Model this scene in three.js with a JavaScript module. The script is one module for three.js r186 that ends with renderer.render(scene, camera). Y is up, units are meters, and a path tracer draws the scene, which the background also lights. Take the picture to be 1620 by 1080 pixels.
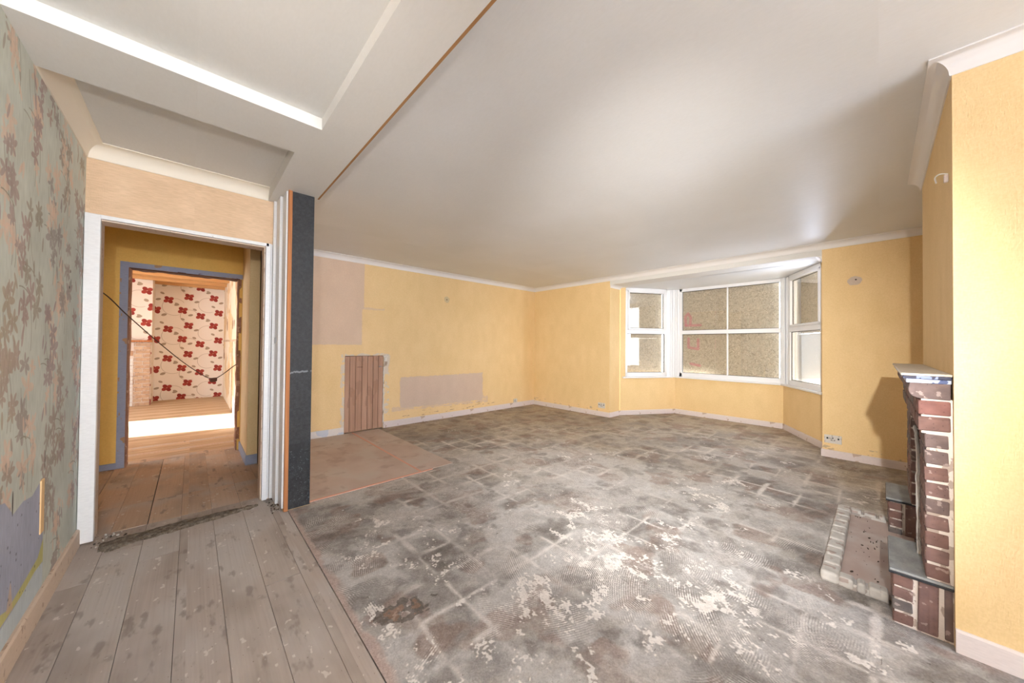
import * as THREE from 'three';
import { mergeGeometries, toCreasedNormals } from 'three/addons/utils/BufferGeometryUtils.js';
import { RoundedBoxGeometry } from 'three/addons/geometries/RoundedBoxGeometry.js';
import { RectAreaLightUniformsLib } from 'three/addons/lights/RectAreaLightUniformsLib.js';

// ---------------------------------------------------------------- camera, sky, sun, area lights, exposure
// axes: -z runs down the old hallway to the doorways, +x runs to the bay window, y is up, metres
const renderer = new THREE.WebGLRenderer();
renderer.toneMapping = THREE.LinearToneMapping;
renderer.toneMappingExposure = 1.06;
renderer.shadowMap.enabled = true;
RectAreaLightUniformsLib.init();
const scene = new THREE.Scene();
const camera = new THREE.PerspectiveCamera(2 * Math.atan(540 / 543.171) * 180 / Math.PI, 1.5, 0.02, 100);
camera.position.set(0, 1.27, 0);
camera.rotation.order = 'YXZ';
camera.rotation.set(0.0125, -0.7504, 0.0093);
scene.add(camera);

scene.background = new THREE.Color(0.90, 0.95, 1.0);
scene.backgroundIntensity = 10;

const sun = new THREE.DirectionalLight(0xdfe9ff, 26);
sun.position.set(-20, 10.4, -10.6);
sun.target.position.set(0, 0, -7.4);
sun.castShadow = true;
sun.shadow.camera.left = -8; sun.shadow.camera.right = 8; sun.shadow.camera.top = 8; sun.shadow.camera.bottom = -8;
sun.shadow.camera.near = 1; sun.shadow.camera.far = 60;
scene.add(sun, sun.target);

function daylight(w, h, intensity, pos, look, color = 0xd8e6ff) {        // sky light entering through a window of this size
  const l = new THREE.RectAreaLight(color, intensity, w, h);
  l.position.set(...pos); l.lookAt(...look); scene.add(l);
  return l;
}
daylight(3.4, 1.7, 1.1, [-4.42, 1.35, 0.9], [5, 1.35, 0.9]);               // window behind, facing the bay
daylight(3.0, 1.7, 9.8, [0.6, 1.35, 4.42], [0.6, 1.35, -5]);             // window behind, facing the hallway
daylight(1.5, 1.6, 6, [-2.92, 1.4, -7.5], [5, 1.0, -7.5], 0xf2f4ff);     // window of the far room

daylight(0.12, 1.45, 30, [5.985, 1.52, -0.594], [5.485, 1.52, -1.46]);       // open strip of the bay window by the chimney alcove

// ---------------------------------------------------------------- random numbers, noise, textures
let seed = 7;
const rnd = (a = 0, b = 1) => { seed = (seed * 1664525 + 1013904223) >>> 0; return a + (b - a) * seed / 4294967296; };
function hash(x, y) { let h = Math.imul(x, 374761393) ^ Math.imul(y, 668265263); h = Math.imul(h ^ (h >>> 13), 1274126177); return ((h ^ (h >>> 16)) >>> 0) / 4294967296; }
const LAT = new Float32Array(512 * 512); for (let j = 0; j < 512; j++) for (let i = 0; i < 512; i++) LAT[j * 512 + i] = hash(i + 1, j + 1);
function noise(x, y) {
  const xi = Math.floor(x), yi = Math.floor(y); let fx = x - xi, fy = y - yi;
  fx = fx * fx * (3 - 2 * fx); fy = fy * fy * (3 - 2 * fy);
  const i0 = xi & 511, i1 = (xi + 1) & 511, j0 = (yi & 511) << 9, j1 = ((yi + 1) & 511) << 9;
  const a = LAT[j0 + i0], b = LAT[j0 + i1], c = LAT[j1 + i0], d = LAT[j1 + i1];
  return a + (b - a) * fx + (c - a) * fy + (a - b - c + d) * fx * fy;
}
function fbm(x, y, n = 4) { let s = 0, a = 0.5, t = 0; for (let i = 0; i < n; i++) { s += a * noise(x, y); t += a; a *= 0.5; x = x * 2.03 + 17.7; y = y * 2.03 + 9.2; } return s / t; }
const clamp = (v, a = 0, b = 1) => Math.min(b, Math.max(a, v));
const smooth = (a, b, v) => { const t = clamp((v - a) / (b - a)); return t * t * (3 - 2 * t); };
const mix3 = (a, b, t) => [a[0] + (b[0] - a[0]) * t, a[1] + (b[1] - a[1]) * t, a[2] + (b[2] - a[2]) * t];
function setup(t, srgb, wrap = THREE.RepeatWrapping) {
  t.magFilter = THREE.LinearFilter; t.minFilter = THREE.LinearMipmapLinearFilter; t.generateMipmaps = true;
  t.wrapS = t.wrapT = wrap; if (srgb) t.colorSpace = THREE.SRGBColorSpace; t.needsUpdate = true; return t;
}
// colour texture from a function of metres; the geometry carries uv in metres, x0/y0 is the lower left of the picture
function tex(w, h, x0, y0, sx, sy, f, srgb = true) {
  const d = new Uint8Array(w * h * 4);
  for (let j = 0; j < h; j++) for (let i = 0; i < w; i++) {
    const c = f(x0 + (i + 0.5) / w * sx, y0 + (j + 0.5) / h * sy), k = (j * w + i) * 4;
    d[k] = clamp(c[0], 0, 255); d[k + 1] = clamp(c[1], 0, 255); d[k + 2] = clamp(c[2], 0, 255); d[k + 3] = 255;
  }
  const t = setup(new THREE.DataTexture(d, w, h, THREE.RGBAFormat), srgb);
  t.repeat.set(1 / sx, 1 / sy); t.offset.set(-x0 / sx, -y0 / sy);
  return t;
}
const grey = (w, h, x0, y0, sx, sy, f) => tex(w, h, x0, y0, sx, sy, (x, y) => { const v = 255 * f(x, y); return [v, v, v]; }, false);
function canvasTex(w, h, x0, y0, sx, sy, draw) {                         // drawn in metres, y up
  const c = document.createElement('canvas'); c.width = w; c.height = h;
  const g = c.getContext('2d');
  g.setTransform(w / sx, 0, 0, -h / sy, -x0 * w / sx, h + y0 * h / sy);
  draw(g);
  const t = setup(new THREE.CanvasTexture(c), true);
  t.repeat.set(1 / sx, 1 / sy); t.offset.set(-x0 / sx, -y0 / sy);
  return t;
}
function speckle(g, w, h, amount) {                                       // fine grain over a finished drawing
  const im = g.getImageData(0, 0, w, h), d = im.data;
  for (let j = 0; j < h; j++) for (let i = 0; i < w; i++) {
    const k = (j * w + i) * 4, v = amount(i, j); d[k] += v; d[k + 1] += v; d[k + 2] += v;
  }
  g.putImageData(im, 0, 0);
}
const mat = (o) => new THREE.MeshStandardMaterial({ roughness: 0.85, ...o });

// ---------------------------------------------------------------- geometry helpers
function metreUV(g) {                                                     // uv in metres, seen along the main axis of each face
  if (g.index) g = g.toNonIndexed();
  g.computeVertexNormals();
  const p = g.attributes.position, uv = new Float32Array(p.count * 2);
  const a = new THREE.Vector3(), b = new THREE.Vector3(), c = new THREE.Vector3();
  for (let i = 0; i < p.count; i += 3) {
    a.fromBufferAttribute(p, i); b.fromBufferAttribute(p, i + 1); c.fromBufferAttribute(p, i + 2);
    b.sub(a); c.sub(a); b.cross(c);
    const nx = Math.abs(b.x), ny = Math.abs(b.y), nz = Math.abs(b.z);
    for (let k = i; k < i + 3; k++) {
      const x = p.getX(k), y = p.getY(k), z = p.getZ(k);
      if (ny >= nx && ny >= nz) { uv[k * 2] = x; uv[k * 2 + 1] = -z; } else if (nx >= nz) { uv[k * 2] = z; uv[k * 2 + 1] = y; } else { uv[k * 2] = x; uv[k * 2 + 1] = y; }
    }
  }
  g.setAttribute('uv', new THREE.BufferAttribute(uv, 2));
  return g;
}
function box(x0, x1, y0, y1, z0, z1) {
  const g = new THREE.BoxGeometry(x1 - x0, y1 - y0, z1 - z0); g.translate((x0 + x1) / 2, (y0 + y1) / 2, (z0 + z1) / 2);
  return metreUV(g);
}
function rbox(x0, x1, y0, y1, z0, z1, r = 0.004, s = 1) {
  const g = new RoundedBoxGeometry(x1 - x0, y1 - y0, z1 - z0, s, r); g.translate((x0 + x1) / 2, (y0 + y1) / 2, (z0 + z1) / 2);
  const n = g.attributes.normal.clone(), h = metreUV(g);
  if (n.count === h.attributes.position.count) h.setAttribute('normal', n);
  return h;
}
function prism(pts, y0, y1) {                                             // plan outline [x, z] pulled up
  const s = new THREE.Shape(pts.map(([x, z]) => new THREE.Vector2(x, -z)));
  const g = new THREE.ExtrudeGeometry(s, { depth: y1 - y0, bevelEnabled: false }); g.rotateX(-Math.PI / 2); g.translate(0, y0, 0);
  return metreUV(g);
}
function rough(g, amount, freq, s = 0) {                                  // uneven, hand-worn surfaces
  const p = g.attributes.position;
  for (let i = 0; i < p.count; i++) {
    const x = p.getX(i), y = p.getY(i), z = p.getZ(i);
    p.setXYZ(i, x + amount * (noise(y * freq + s, z * freq + x) - 0.5), y + amount * (noise(x * freq + s + 5, z * freq + 9) - 0.5), z + amount * (noise(x * freq + 3 + s, y * freq + 7) - 0.5));
  }
  return metreUV(g);
}
// a moulding: profile [out, height] swept along plan points; side = +1 pushes the profile to the left of travel
function sweep(profile, path, side = 1) {
  const n = path.length, off = [];
  for (let i = 0; i < n; i++) {
    const dirs = [];
    if (i > 0) dirs.push([path[i][0] - path[i - 1][0], path[i][1] - path[i - 1][1]]);
    if (i < n - 1) dirs.push([path[i + 1][0] - path[i][0], path[i + 1][1] - path[i][1]]);
    const ns = dirs.map(([dx, dz]) => { const l = Math.hypot(dx, dz); return [dz / l * side, -dx / l * side]; });
    if (ns.length === 1) off.push(ns[0]);
    else { const mx = ns[0][0] + ns[1][0], mz = ns[0][1] + ns[1][1], k = 2 / (mx * mx + mz * mz); off.push([mx * k, mz * k]); }
  }
  const P = (i, k) => [path[i][0] + off[i][0] * profile[k][0], profile[k][1], path[i][1] + off[i][1] * profile[k][0]];
  const v = [], m = profile.length;
  for (let i = 0; i < n - 1; i++) for (let k = 0; k < m; k++) {
    const l = (k + 1) % m, a = P(i, k), b = P(i + 1, k), c = P(i + 1, l), d = P(i, l);
    v.push(...a, ...c, ...b, ...a, ...d, ...c);
  }
  const tri = THREE.ShapeUtils.triangulateShape(profile.map(([o, h]) => new THREE.Vector2(o, h)), []);
  for (const [i, flip] of [[0, side > 0], [n - 1, side < 0]]) for (const [a, b, c] of tri) v.push(...P(i, a), ...(flip ? P(i, b) : P(i, c)), ...(flip ? P(i, c) : P(i, b)));
  const g = new THREE.BufferGeometry(); g.setAttribute('position', new THREE.BufferAttribute(new Float32Array(v), 3));
  return toCreasedNormals(metreUV(g), 0.6);
}
function coveProfile(top, drop, out) {                                    // hollow quarter-round plaster cove
  const p = [[0, top], [0, top - drop], [0.006, top - drop]];
  for (let i = 0; i <= 8; i++) { const a = i / 8 * Math.PI / 2; p.push([out - 0.004 - (out - 0.012) * Math.cos(a) , top - drop + 0.004 + (drop - 0.010) * Math.sin(a)]); }
  p.push([out, top - 0.006], [out, top]);
  return p;
}
const skirtProfile = (h, t) => [[0, 0], [0, h], [t * 0.6, h], [t, h - 0.008], [t, 0]];
function tube(pts, r, seg = 24, rad = 6) { return new THREE.TubeGeometry(new THREE.CatmullRomCurve3(pts.map((p) => new THREE.Vector3(...p))), seg, r, rad); }

// ---------------------------------------------------------------- scene helpers
const used = {};
const numbered = (n) => { const k = used[n] = (used[n] ?? -1) + 1; return k ? n + '_' + String(k).padStart(3, '0') : n; };
function mesh(name, g, m, parent) {
  if (Array.isArray(g)) g = g.length === 1 ? g[0] : mergeGeometries(g.map((x) => (x.index ? x.toNonIndexed() : x)));
  const o = new THREE.Mesh(g, m); o.castShadow = o.receiveShadow = true;
  o.name = parent === scene ? numbered(name) : name; parent.add(o); return o;
}
function tag(o, label, category, kind, group) { Object.assign(o.userData, { label, category }); if (kind) o.userData.kind = kind; if (group) o.userData.group = group; return o; }
const struct = (name, g, m, label, category) => tag(mesh(name, g, m, scene), label, category, 'structure');
function thing(name, label, category, pos = [0, 0, 0], turn = 0, kind, group) {
  const o = new THREE.Group(); o.name = numbered(name); o.position.set(...pos); o.rotation.y = turn; scene.add(o);
  return tag(o, label, category, kind, group);
}

// ---------------------------------------------------------------- materials
const YEL = [237, 206, 153], LINING = [220, 194, 170];
const paperGrain = (x, y) => (noise(x * 90, y * 420) - 0.5) * 6 + (noise(x * 300, y * 120) - 0.5) * 7 + (fbm(x * 1.3, y * 1.7, 2) - 0.5) * 7 + (fbm(x * 9 + 3, y * 5, 2) - 0.5) * 7;
const yellowAt = (x, y) => { const n = paperGrain(x, y); return [YEL[0] + n, YEL[1] + n * 1.1, YEL[2] + n * 1.5]; };
const paperBump = grey(512, 512, 0, 0, 0.4, 0.4, (x, y) => 0.5 + 0.5 * (noise(x * 260, y * 90) - 0.5) + 0.5 * (noise(x * 600, y * 240) - 0.5));
const M = {};
M.yellow = mat({ map: tex(1024, 1024, 0, 0, 2.6, 2.6, yellowAt), bumpMap: paperBump, bumpScale: 0.0009, roughness: 0.8 });
function ragged(d, x, y, w) { return d + (fbm(x * 22, y * 22, 3) - 0.5) * w; }
const inRect = (x, y, x0, x1, y0, y1, w = 0.02) => ragged(Math.min(x - x0, x1 - x, y - y0, y1 - y), x, y, w) > 0;
// back wall: yellow paper with bare lining where cupboards and a radiator hung
M.backWall = mat({
  roughness: 0.8, bumpMap: paperBump, bumpScale: 0.0009,
  map: tex(2048, 1024, 0.5, 0, 5.1, 2.56, (x, y) => {
    let c = yellowAt(x, y);
    const n = paperGrain(x, y);
    const bare = [LINING[0] + n, LINING[1] + n, LINING[2] + n];
    if (inRect(x, y, 0, 1.82, 1.262, 1.80, 0.012) || inRect(x, y, 0, 1.845, 1.79, 3, 0.012)) c = bare;
    else if (inRect(x, y, 1.80, 2.15, 1.786, 1.815, 0.022)) c = mix3(bare, c, 0.35);
    else if (inRect(x, y, 2.42, 4.07, 0.265 - (x - 2.42) * 0.018, 0.752, 0.03)) c = [bare[0] - 4, bare[1] - 2, bare[2] + 2];
    else if (inRect(x, y, 2.28, 4.2, 0.225 - (x - 2.4) * 0.02, 0.30, 0.05) && fbm(x * 7, y * 20) > 0.45) c = mix3(c, bare, 0.75);
    if (y < 0.19 + (x > 3 ? 0.03 : 0) && y > 0.11 && x > 2.2 && x < 4.4 && fbm(x * 11 + 40, y * 60, 3) > 0.74) c = [186, 152, 120];
    const d = Math.hypot(x - 3.258, y - 2.066); if (ragged(0.055 - d, x, y, 0.02) > 0) c = [212, 190, 150]; if (d < 0.012) c = [120, 100, 80];
    if (inRect(x, y, 1.545, 2.235, 0, 1.125, 0.05) && (x < 1.60 || x > 2.14 || y > 1.09)) { const t = fbm(x * 26, y * 26, 3); if (x > 2.15 ? (y > 0.82 || t > 0.55) : t > 0.42) c = [220 + n, 206 + n, 190 + n]; }
    return c;
  }),
});
// window wall: a bare oval where a wall light was, small scuffs
M.windowWall = mat({
  roughness: 0.8, bumpMap: paperBump, bumpScale: 0.0009,
  map: tex(2048, 1024, -5.3, 0, 6.0, 2.56, (z, y) => {
    let c = yellowAt(z + 9, y); const n = paperGrain(z, y);
    const d = Math.hypot((z + 0.197) / 0.062, (y - 2.045) / 0.05);
    if (d + (fbm(z * 30, y * 30, 2) - 0.5) * 0.25 < 1) c = [206 + n, 186 + n, 172 + n];
    if (Math.hypot(z + 0.187, y - 2.058) < 0.008) c = [70, 55, 45];
    if (y < 0.15 && fbm(z * 14, y * 40, 3) > 0.70) c = mix3(c, [170, 150, 130], 0.6);
    return c;
  }),
});
M.deepYellow = mat({ roughness: 0.75, bumpMap: paperBump, bumpScale: 0.0006, map: tex(512, 512, 0, 0, 2.6, 2.6, (x, y) => { const n = paperGrain(x, y); return [238 + n, 194 + n, 104 + n]; }) });
M.peach = mat({ roughness: 0.9, bumpMap: paperBump, bumpScale: 0.0006, map: tex(1024, 512, 0, 0, 1.2, 0.6, (x, y) => { const n = (noise(x * 40, y * 300) - 0.5) * 14 + (fbm(x * 6, y * 9, 3) - 0.5) * 18; return [222 + n, 190 + n, 156 + n]; }) });
const ceilTex = tex(1024, 1024, 0, 0, 4, 4, (x, y) => { const n = (fbm(x * 2, y * 2, 4) - 0.5) * 9 + (noise(x * 200, y * 60) - 0.5) * 3; return [224 + n, 224 + n, 223 + n * 1.2]; });
const ceilBump = grey(512, 512, 0, 0, 1.1, 1.1, (x, y) => 0.5 + 0.6 * (fbm(x * 30, y * 12, 3) - 0.5));
M.ceiling = mat({ map: ceilTex, bumpMap: ceilBump, bumpScale: 0.0012, roughness: 0.45 });
M.ceilingMatt = mat({ map: ceilTex, color: 0xfbf8f3, bumpMap: ceilBump, bumpScale: 0.0012, roughness: 0.7 });
M.cove = mat({ color: 0xe9e5e2, roughness: 0.5, bumpMap: ceilBump, bumpScale: 0.0008 });
M.coveCream = mat({ color: 0xeadfcd, roughness: 0.6, bumpMap: ceilBump, bumpScale: 0.0008 });
const chip = (base, hit, k, f = 30) => tex(512, 512, 0, 0, 1, 1, (x, y) => { const n = (noise(x * 60, y * 260) - 0.5) * 8; const t = fbm(x * f, y * f * 0.6, 4); return t > k ? [hit[0] + n, hit[1] + n, hit[2] + n] : [base[0] + n, base[1] + n, base[2] + n]; });
M.whitePaint = mat({ map: chip([232, 230, 228], [170, 160, 150], 0.86, 50), roughness: 0.4 });
M.skirt = mat({ map: chip([218, 205, 203], [188, 165, 150], 0.66, 16), roughness: 0.75 });
M.skirtBlue = mat({ map: chip([222, 214, 208], [194, 198, 208], 0.52, 9), roughness: 0.75 });
M.skirtWood = mat({ map: chip([214, 192, 172], [186, 160, 140], 0.74, 40), roughness: 0.75 });
M.skirtWhite = mat({ map: chip([226, 214, 208], [196, 150, 120], 0.70, 12), roughness: 0.7 });
M.greyPaint = mat({ map: chip([152, 158, 178], [176, 140, 104], 0.72, 18), roughness: 0.75 });
M.upvc = mat({ color: 0xeeeef0, roughness: 0.28 });
M.rubber = mat({ color: 0x3a3a3c, roughness: 0.6 });
M.glass = new THREE.MeshPhysicalMaterial({ color: 0xffffff, transmission: 1, thickness: 0, roughness: 0.02, ior: 1.5 });
M.plastic = new THREE.MeshPhysicalMaterial({ color: 0xf2f6fa, transmission: 0.12, thickness: 0, roughness: 0.95, side: THREE.DoubleSide });
// tar-black felt on the sawn end of the wall
M.blackFelt = mat({ roughness: 0.55, map: tex(256, 2048, 0.5, 0, 0.3, 2.5, (x, y) => {
  let v = 36 + (fbm(x * 60, y * 60, 3) - 0.5) * 34 + (noise(x * 420, y * 420) - 0.5) * 26; const s = fbm(x * 14, y * 4, 4); if (y < 0.5) v -= 16 * smooth(0.4, 0.6, s);
  let c = [v, v + 1, v + 4];
  if (Math.abs(y - 1.05 - (fbm(x * 30, 3) - 0.5) * 0.04) < 0.007 && fbm(x * 50, y * 9) > 0.35) c = [120, 122, 126];
  if (noise(x * 700 + 90, y * 700) > 0.985) c = [150, 150, 150];
  if (y < 0.45 && fbm(x * 130, y * 110, 3) > 0.76) c = [92, 100, 104];
  return c;
}), bumpMap: grey(256, 256, 0, 0, 0.2, 0.2, (x, y) => noise(x * 500, y * 500)), bumpScale: 0.0008 });
// woods
function woodAt(x, y, base, dark, k = 1) {                                // grain runs along y
  const w = fbm(x * 9, y * 0.8, 3), g = noise(x * 150 + w * 8, y * 2.4), g2 = noise(x * 420, y * 9);
  return mix3(base, dark, clamp(0.55 * g + 0.25 * g2 + 0.5 * (w - 0.5)) * k);
}
const oldBoard = (tint, s) => tex(256, 1024, 0, 0, 0.5, 4, (x, y) => {
  let c = woodAt(x + s * 7, y + s, [tint[0] + 4, tint[1] + 4, tint[2] + 4], [tint[0] - 9, tint[1] - 10, tint[2] - 11]);
  c = mix3(c, [196, 190, 185], 0.6 * smooth(0.40, 0.75, fbm(x * 5 + s, y * 3, 3)));
  c = mix3(c, [150, 137, 126], 0.6 * smooth(0.45, 0.85, fbm(x * 4 + 30 * s, y * 2.4 + 8, 4)));
  if (fbm(x * 34 + s, y * 22, 3) > 0.80) c = mix3(c, [222, 216, 208], 0.7);
  if (noise(x * 110 + s, y * 80) > 0.975) c = mix3(c, [96, 82, 72], 0.6);
  c = mix3(c, [126, 114, 104], 0.45 * smooth(0.66, 0.82, fbm(x * 22 + 9 * s, y * 9, 4)));
  return c;
});
const boardBump = grey(256, 1024, 0, 0, 0.5, 2, (x, y) => 0.6 * noise(x * 150, y * 3) + 0.4 * fbm(x * 40, y * 20, 3));
M.oldBoards = [[186, 174, 165], [181, 169, 160], [189, 178, 169]].map((t, i) => mat({ map: oldBoard(t, i + 1), bumpMap: boardBump, bumpScale: 0.0016, roughness: 0.8 }));
M.hallBoards = [[206, 180, 156], [198, 172, 148]].map((t, i) => mat({ map: oldBoard(t, i + 5), bumpMap: boardBump, bumpScale: 0.0016, roughness: 0.8 }));
M.pineBoards = [[216, 190, 156], [208, 180, 146], [222, 198, 166]].map((t, i) => mat({ roughness: 0.7, map: tex(1024, 128, 0, 0, 4, 0.4, (x, y) => { const c = woodAt(y + i * 3, x + i, t, [t[0] - 40, t[1] - 44, t[2] - 44]); return mix3(c, [236, 212, 180], 0.5 * smooth(0.5, 0.8, fbm(x * 3 + i, y * 20, 3))); }) }));
M.pineCeiling = [[232, 186, 130], [222, 174, 116]].map((t, i) => mat({ roughness: 0.7, map: tex(512, 64, 0, 0, 4, 0.4, (x, y) => woodAt(y + i * 3, x + i, t, [t[0] - 40, t[1] - 46, t[2] - 44])) }));
M.orangeWood = mat({ roughness: 0.7, map: tex(64, 1024, 0, 0, 0.2, 2.6, (x, y) => woodAt(x, y, [206, 138, 84], [150, 90, 50])) });
M.cupboardBoards = [0, 1, 2].map((i) => mat({ roughness: 0.75, map: tex(128, 512, 0, 0, 0.25, 1.2, (x, y) => { let c = woodAt(x + i, y + i * 2, [196 - i * 4, 158 - i * 4, 134 - i * 4], [164, 126, 104]); if (fbm(x * 12 + i * 9, y * 5, 4) > 0.66) c = mix3(c, [140, 104, 84], 0.3); return c; }) }));
M.darkWood = mat({ color: 0x5a3826, roughness: 0.8 });
M.oldPlaster = mat({ roughness: 0.9, map: chip([224, 216, 206], [180, 160, 140], 0.6, 14) });
M.hardboard = mat({ roughness: 0.75, map: tex(1024, 1024, 0.6, 3.0, 1.8, 2.3, (x, y) => {
  let c = mix3([208, 190, 179], [186, 163, 151], fbm(x * 5, y * 4, 4)); c = mix3(c, [202, 190, 180], 0.7 * smooth(0.5, 0.75, fbm(x * 4 + 9, y * 3.2, 4)));
  const s = fbm(x * 9 + 4, y * 8, 4); c = mix3(c, [160, 136, 124], 0.4 * smooth(0.58, 0.8, s)); if (noise(x * 160, y * 160) > 0.98) c = [220, 214, 206]; return c; }) });
M.hardboardSeam = mat({ color: 0xdca792, roughness: 0.8 });
M.soot = mat({ color: 0x1b1715, roughness: 0.95 });
M.black = mat({ color: 0x17181a, roughness: 0.5 });
M.rawEdge = mat({ color: 0xa87c50, roughness: 0.85 });
M.metal = mat({ color: 0x8d8b88, roughness: 0.4, metalness: 0.8 });
M.brown = mat({ color: 0x4a3526, roughness: 0.7 });
M.socket = mat({ map: chip([210, 204, 198], [178, 172, 166], 0.62, 40), roughness: 0.5 });
M.slate = mat({ roughness: 0.6, map: tex(256, 256, 0, 0, 0.5, 0.5, (x, y) => { const n = (fbm(x * 14, y * 30, 4) - 0.5) * 46 + (noise(x * 300, y * 300) - 0.5) * 14; return [150 + n, 152 + n, 152 + n]; }) });
M.slateEdge = mat({ color: 0x23252c, roughness: 0.5 });
M.mantelTop = mat({ roughness: 0.55, map: tex(256, 256, 0, 0, 0.5, 0.5, (x, y) => { const n = (fbm(x * 20, y * 20, 4) - 0.5) * 36; return [196 + n, 186 + n, 172 + n]; }) });
M.mantelBlue = mat({ roughness: 0.6, map: chip([126, 138, 178], [34, 36, 62], 0.52, 26) });
M.mantelBluePale = mat({ roughness: 0.6, map: chip([184, 190, 206], [76, 88, 130], 0.62, 30) });
M.mortar = mat({ roughness: 0.95, map: chip([222, 212, 204], [176, 160, 150], 0.60, 26) });
M.mortarGrey = mat({ roughness: 0.95, map: chip([196, 192, 188], [160, 152, 148], 0.58, 26) });
const brickTex = (a, b, s) => tex(128, 128, 0, 0, 0.24, 0.24, (x, y) => { let c = mix3(a, b, fbm(x * 26 + s, y * 30, 4)); if (fbm(x * 40 + s * 3, y * 44, 3) > 0.76) c = mix3(c, [206, 190, 182], 0.5); if (noise(x * 300 + s, y * 300) > 0.95) c = mix3(c, [50, 38, 36], 0.6); return c; });
M.bricks = [[[142, 112, 106], [104, 82, 78]], [[156, 110, 102], [116, 80, 74]], [[132, 112, 108], [98, 84, 82]], [[138, 106, 98], [106, 80, 74]], [[124, 114, 111], [92, 86, 85]]].map(([a, b], i) => mat({ map: brickTex(a, b, i * 7), roughness: 0.9, bumpMap: boardBump, bumpScale: 0.002 }));
M.palebricks = [0, 1, 2].map((i) => mat({ roughness: 0.85, map: tex(128, 128, 0, 0, 0.24, 0.24, (x, y) => { let c = mix3([216, 212, 208], [178, 174, 170], fbm(x * 30 + i * 5, y * 30, 4)); if (fbm(x * 22 + i * 11, y * 22, 3) > 0.66) c = mix3(c, [150, 124, 116], 0.5); return c; }) }));
M.tray = mat({ roughness: 0.8, map: tex(512, 256, 2.5, -0.2, 1.3, 0.5, (x, y) => { let c = mix3([206, 188, 180], [178, 156, 148], fbm(x * 8, y * 9, 4)); c = mix3(c, [206, 200, 196], 0.6 * smooth(0.5, 0.8, fbm(x * 6 + 7, y * 7, 3))); if (noise(x * 70, y * 70) > 0.975) c = [70, 54, 48]; return c; }) });
M.farBricks = [[[212, 182, 152], [182, 148, 120]], [[202, 168, 138], [172, 138, 112]], [[220, 196, 168], [190, 160, 132]]].map(([a, b], i) => mat({ map: brickTex(a, b, 30 + i), roughness: 0.9 }));
M.rawJamb = mat({ roughness: 0.95, map: tex(128, 512, 0, 0, 0.5, 2.1, (x, y) => { let c = mix3([176, 130, 104], [124, 86, 66], fbm(x * 16, y * 14, 4)); if (fbm(x * 30 + 8, y * 26, 3) > 0.70) c = mix3(c, [200, 166, 138], 0.7); return c; }) });
M.rubble = mat({ roughness: 1, map: tex(512, 256, -0.5, 3.1, 1, 0.5, (x, y) => { const n = (fbm(x * 60, y * 60, 3) - 0.5) * 90 + (noise(x * 400, y * 200) - 0.5) * 40; return [110 + n, 98 + n, 84 + n]; }) });
M.chips = mat({ color: 0xcfc8c0, roughness: 0.9 });
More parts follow.
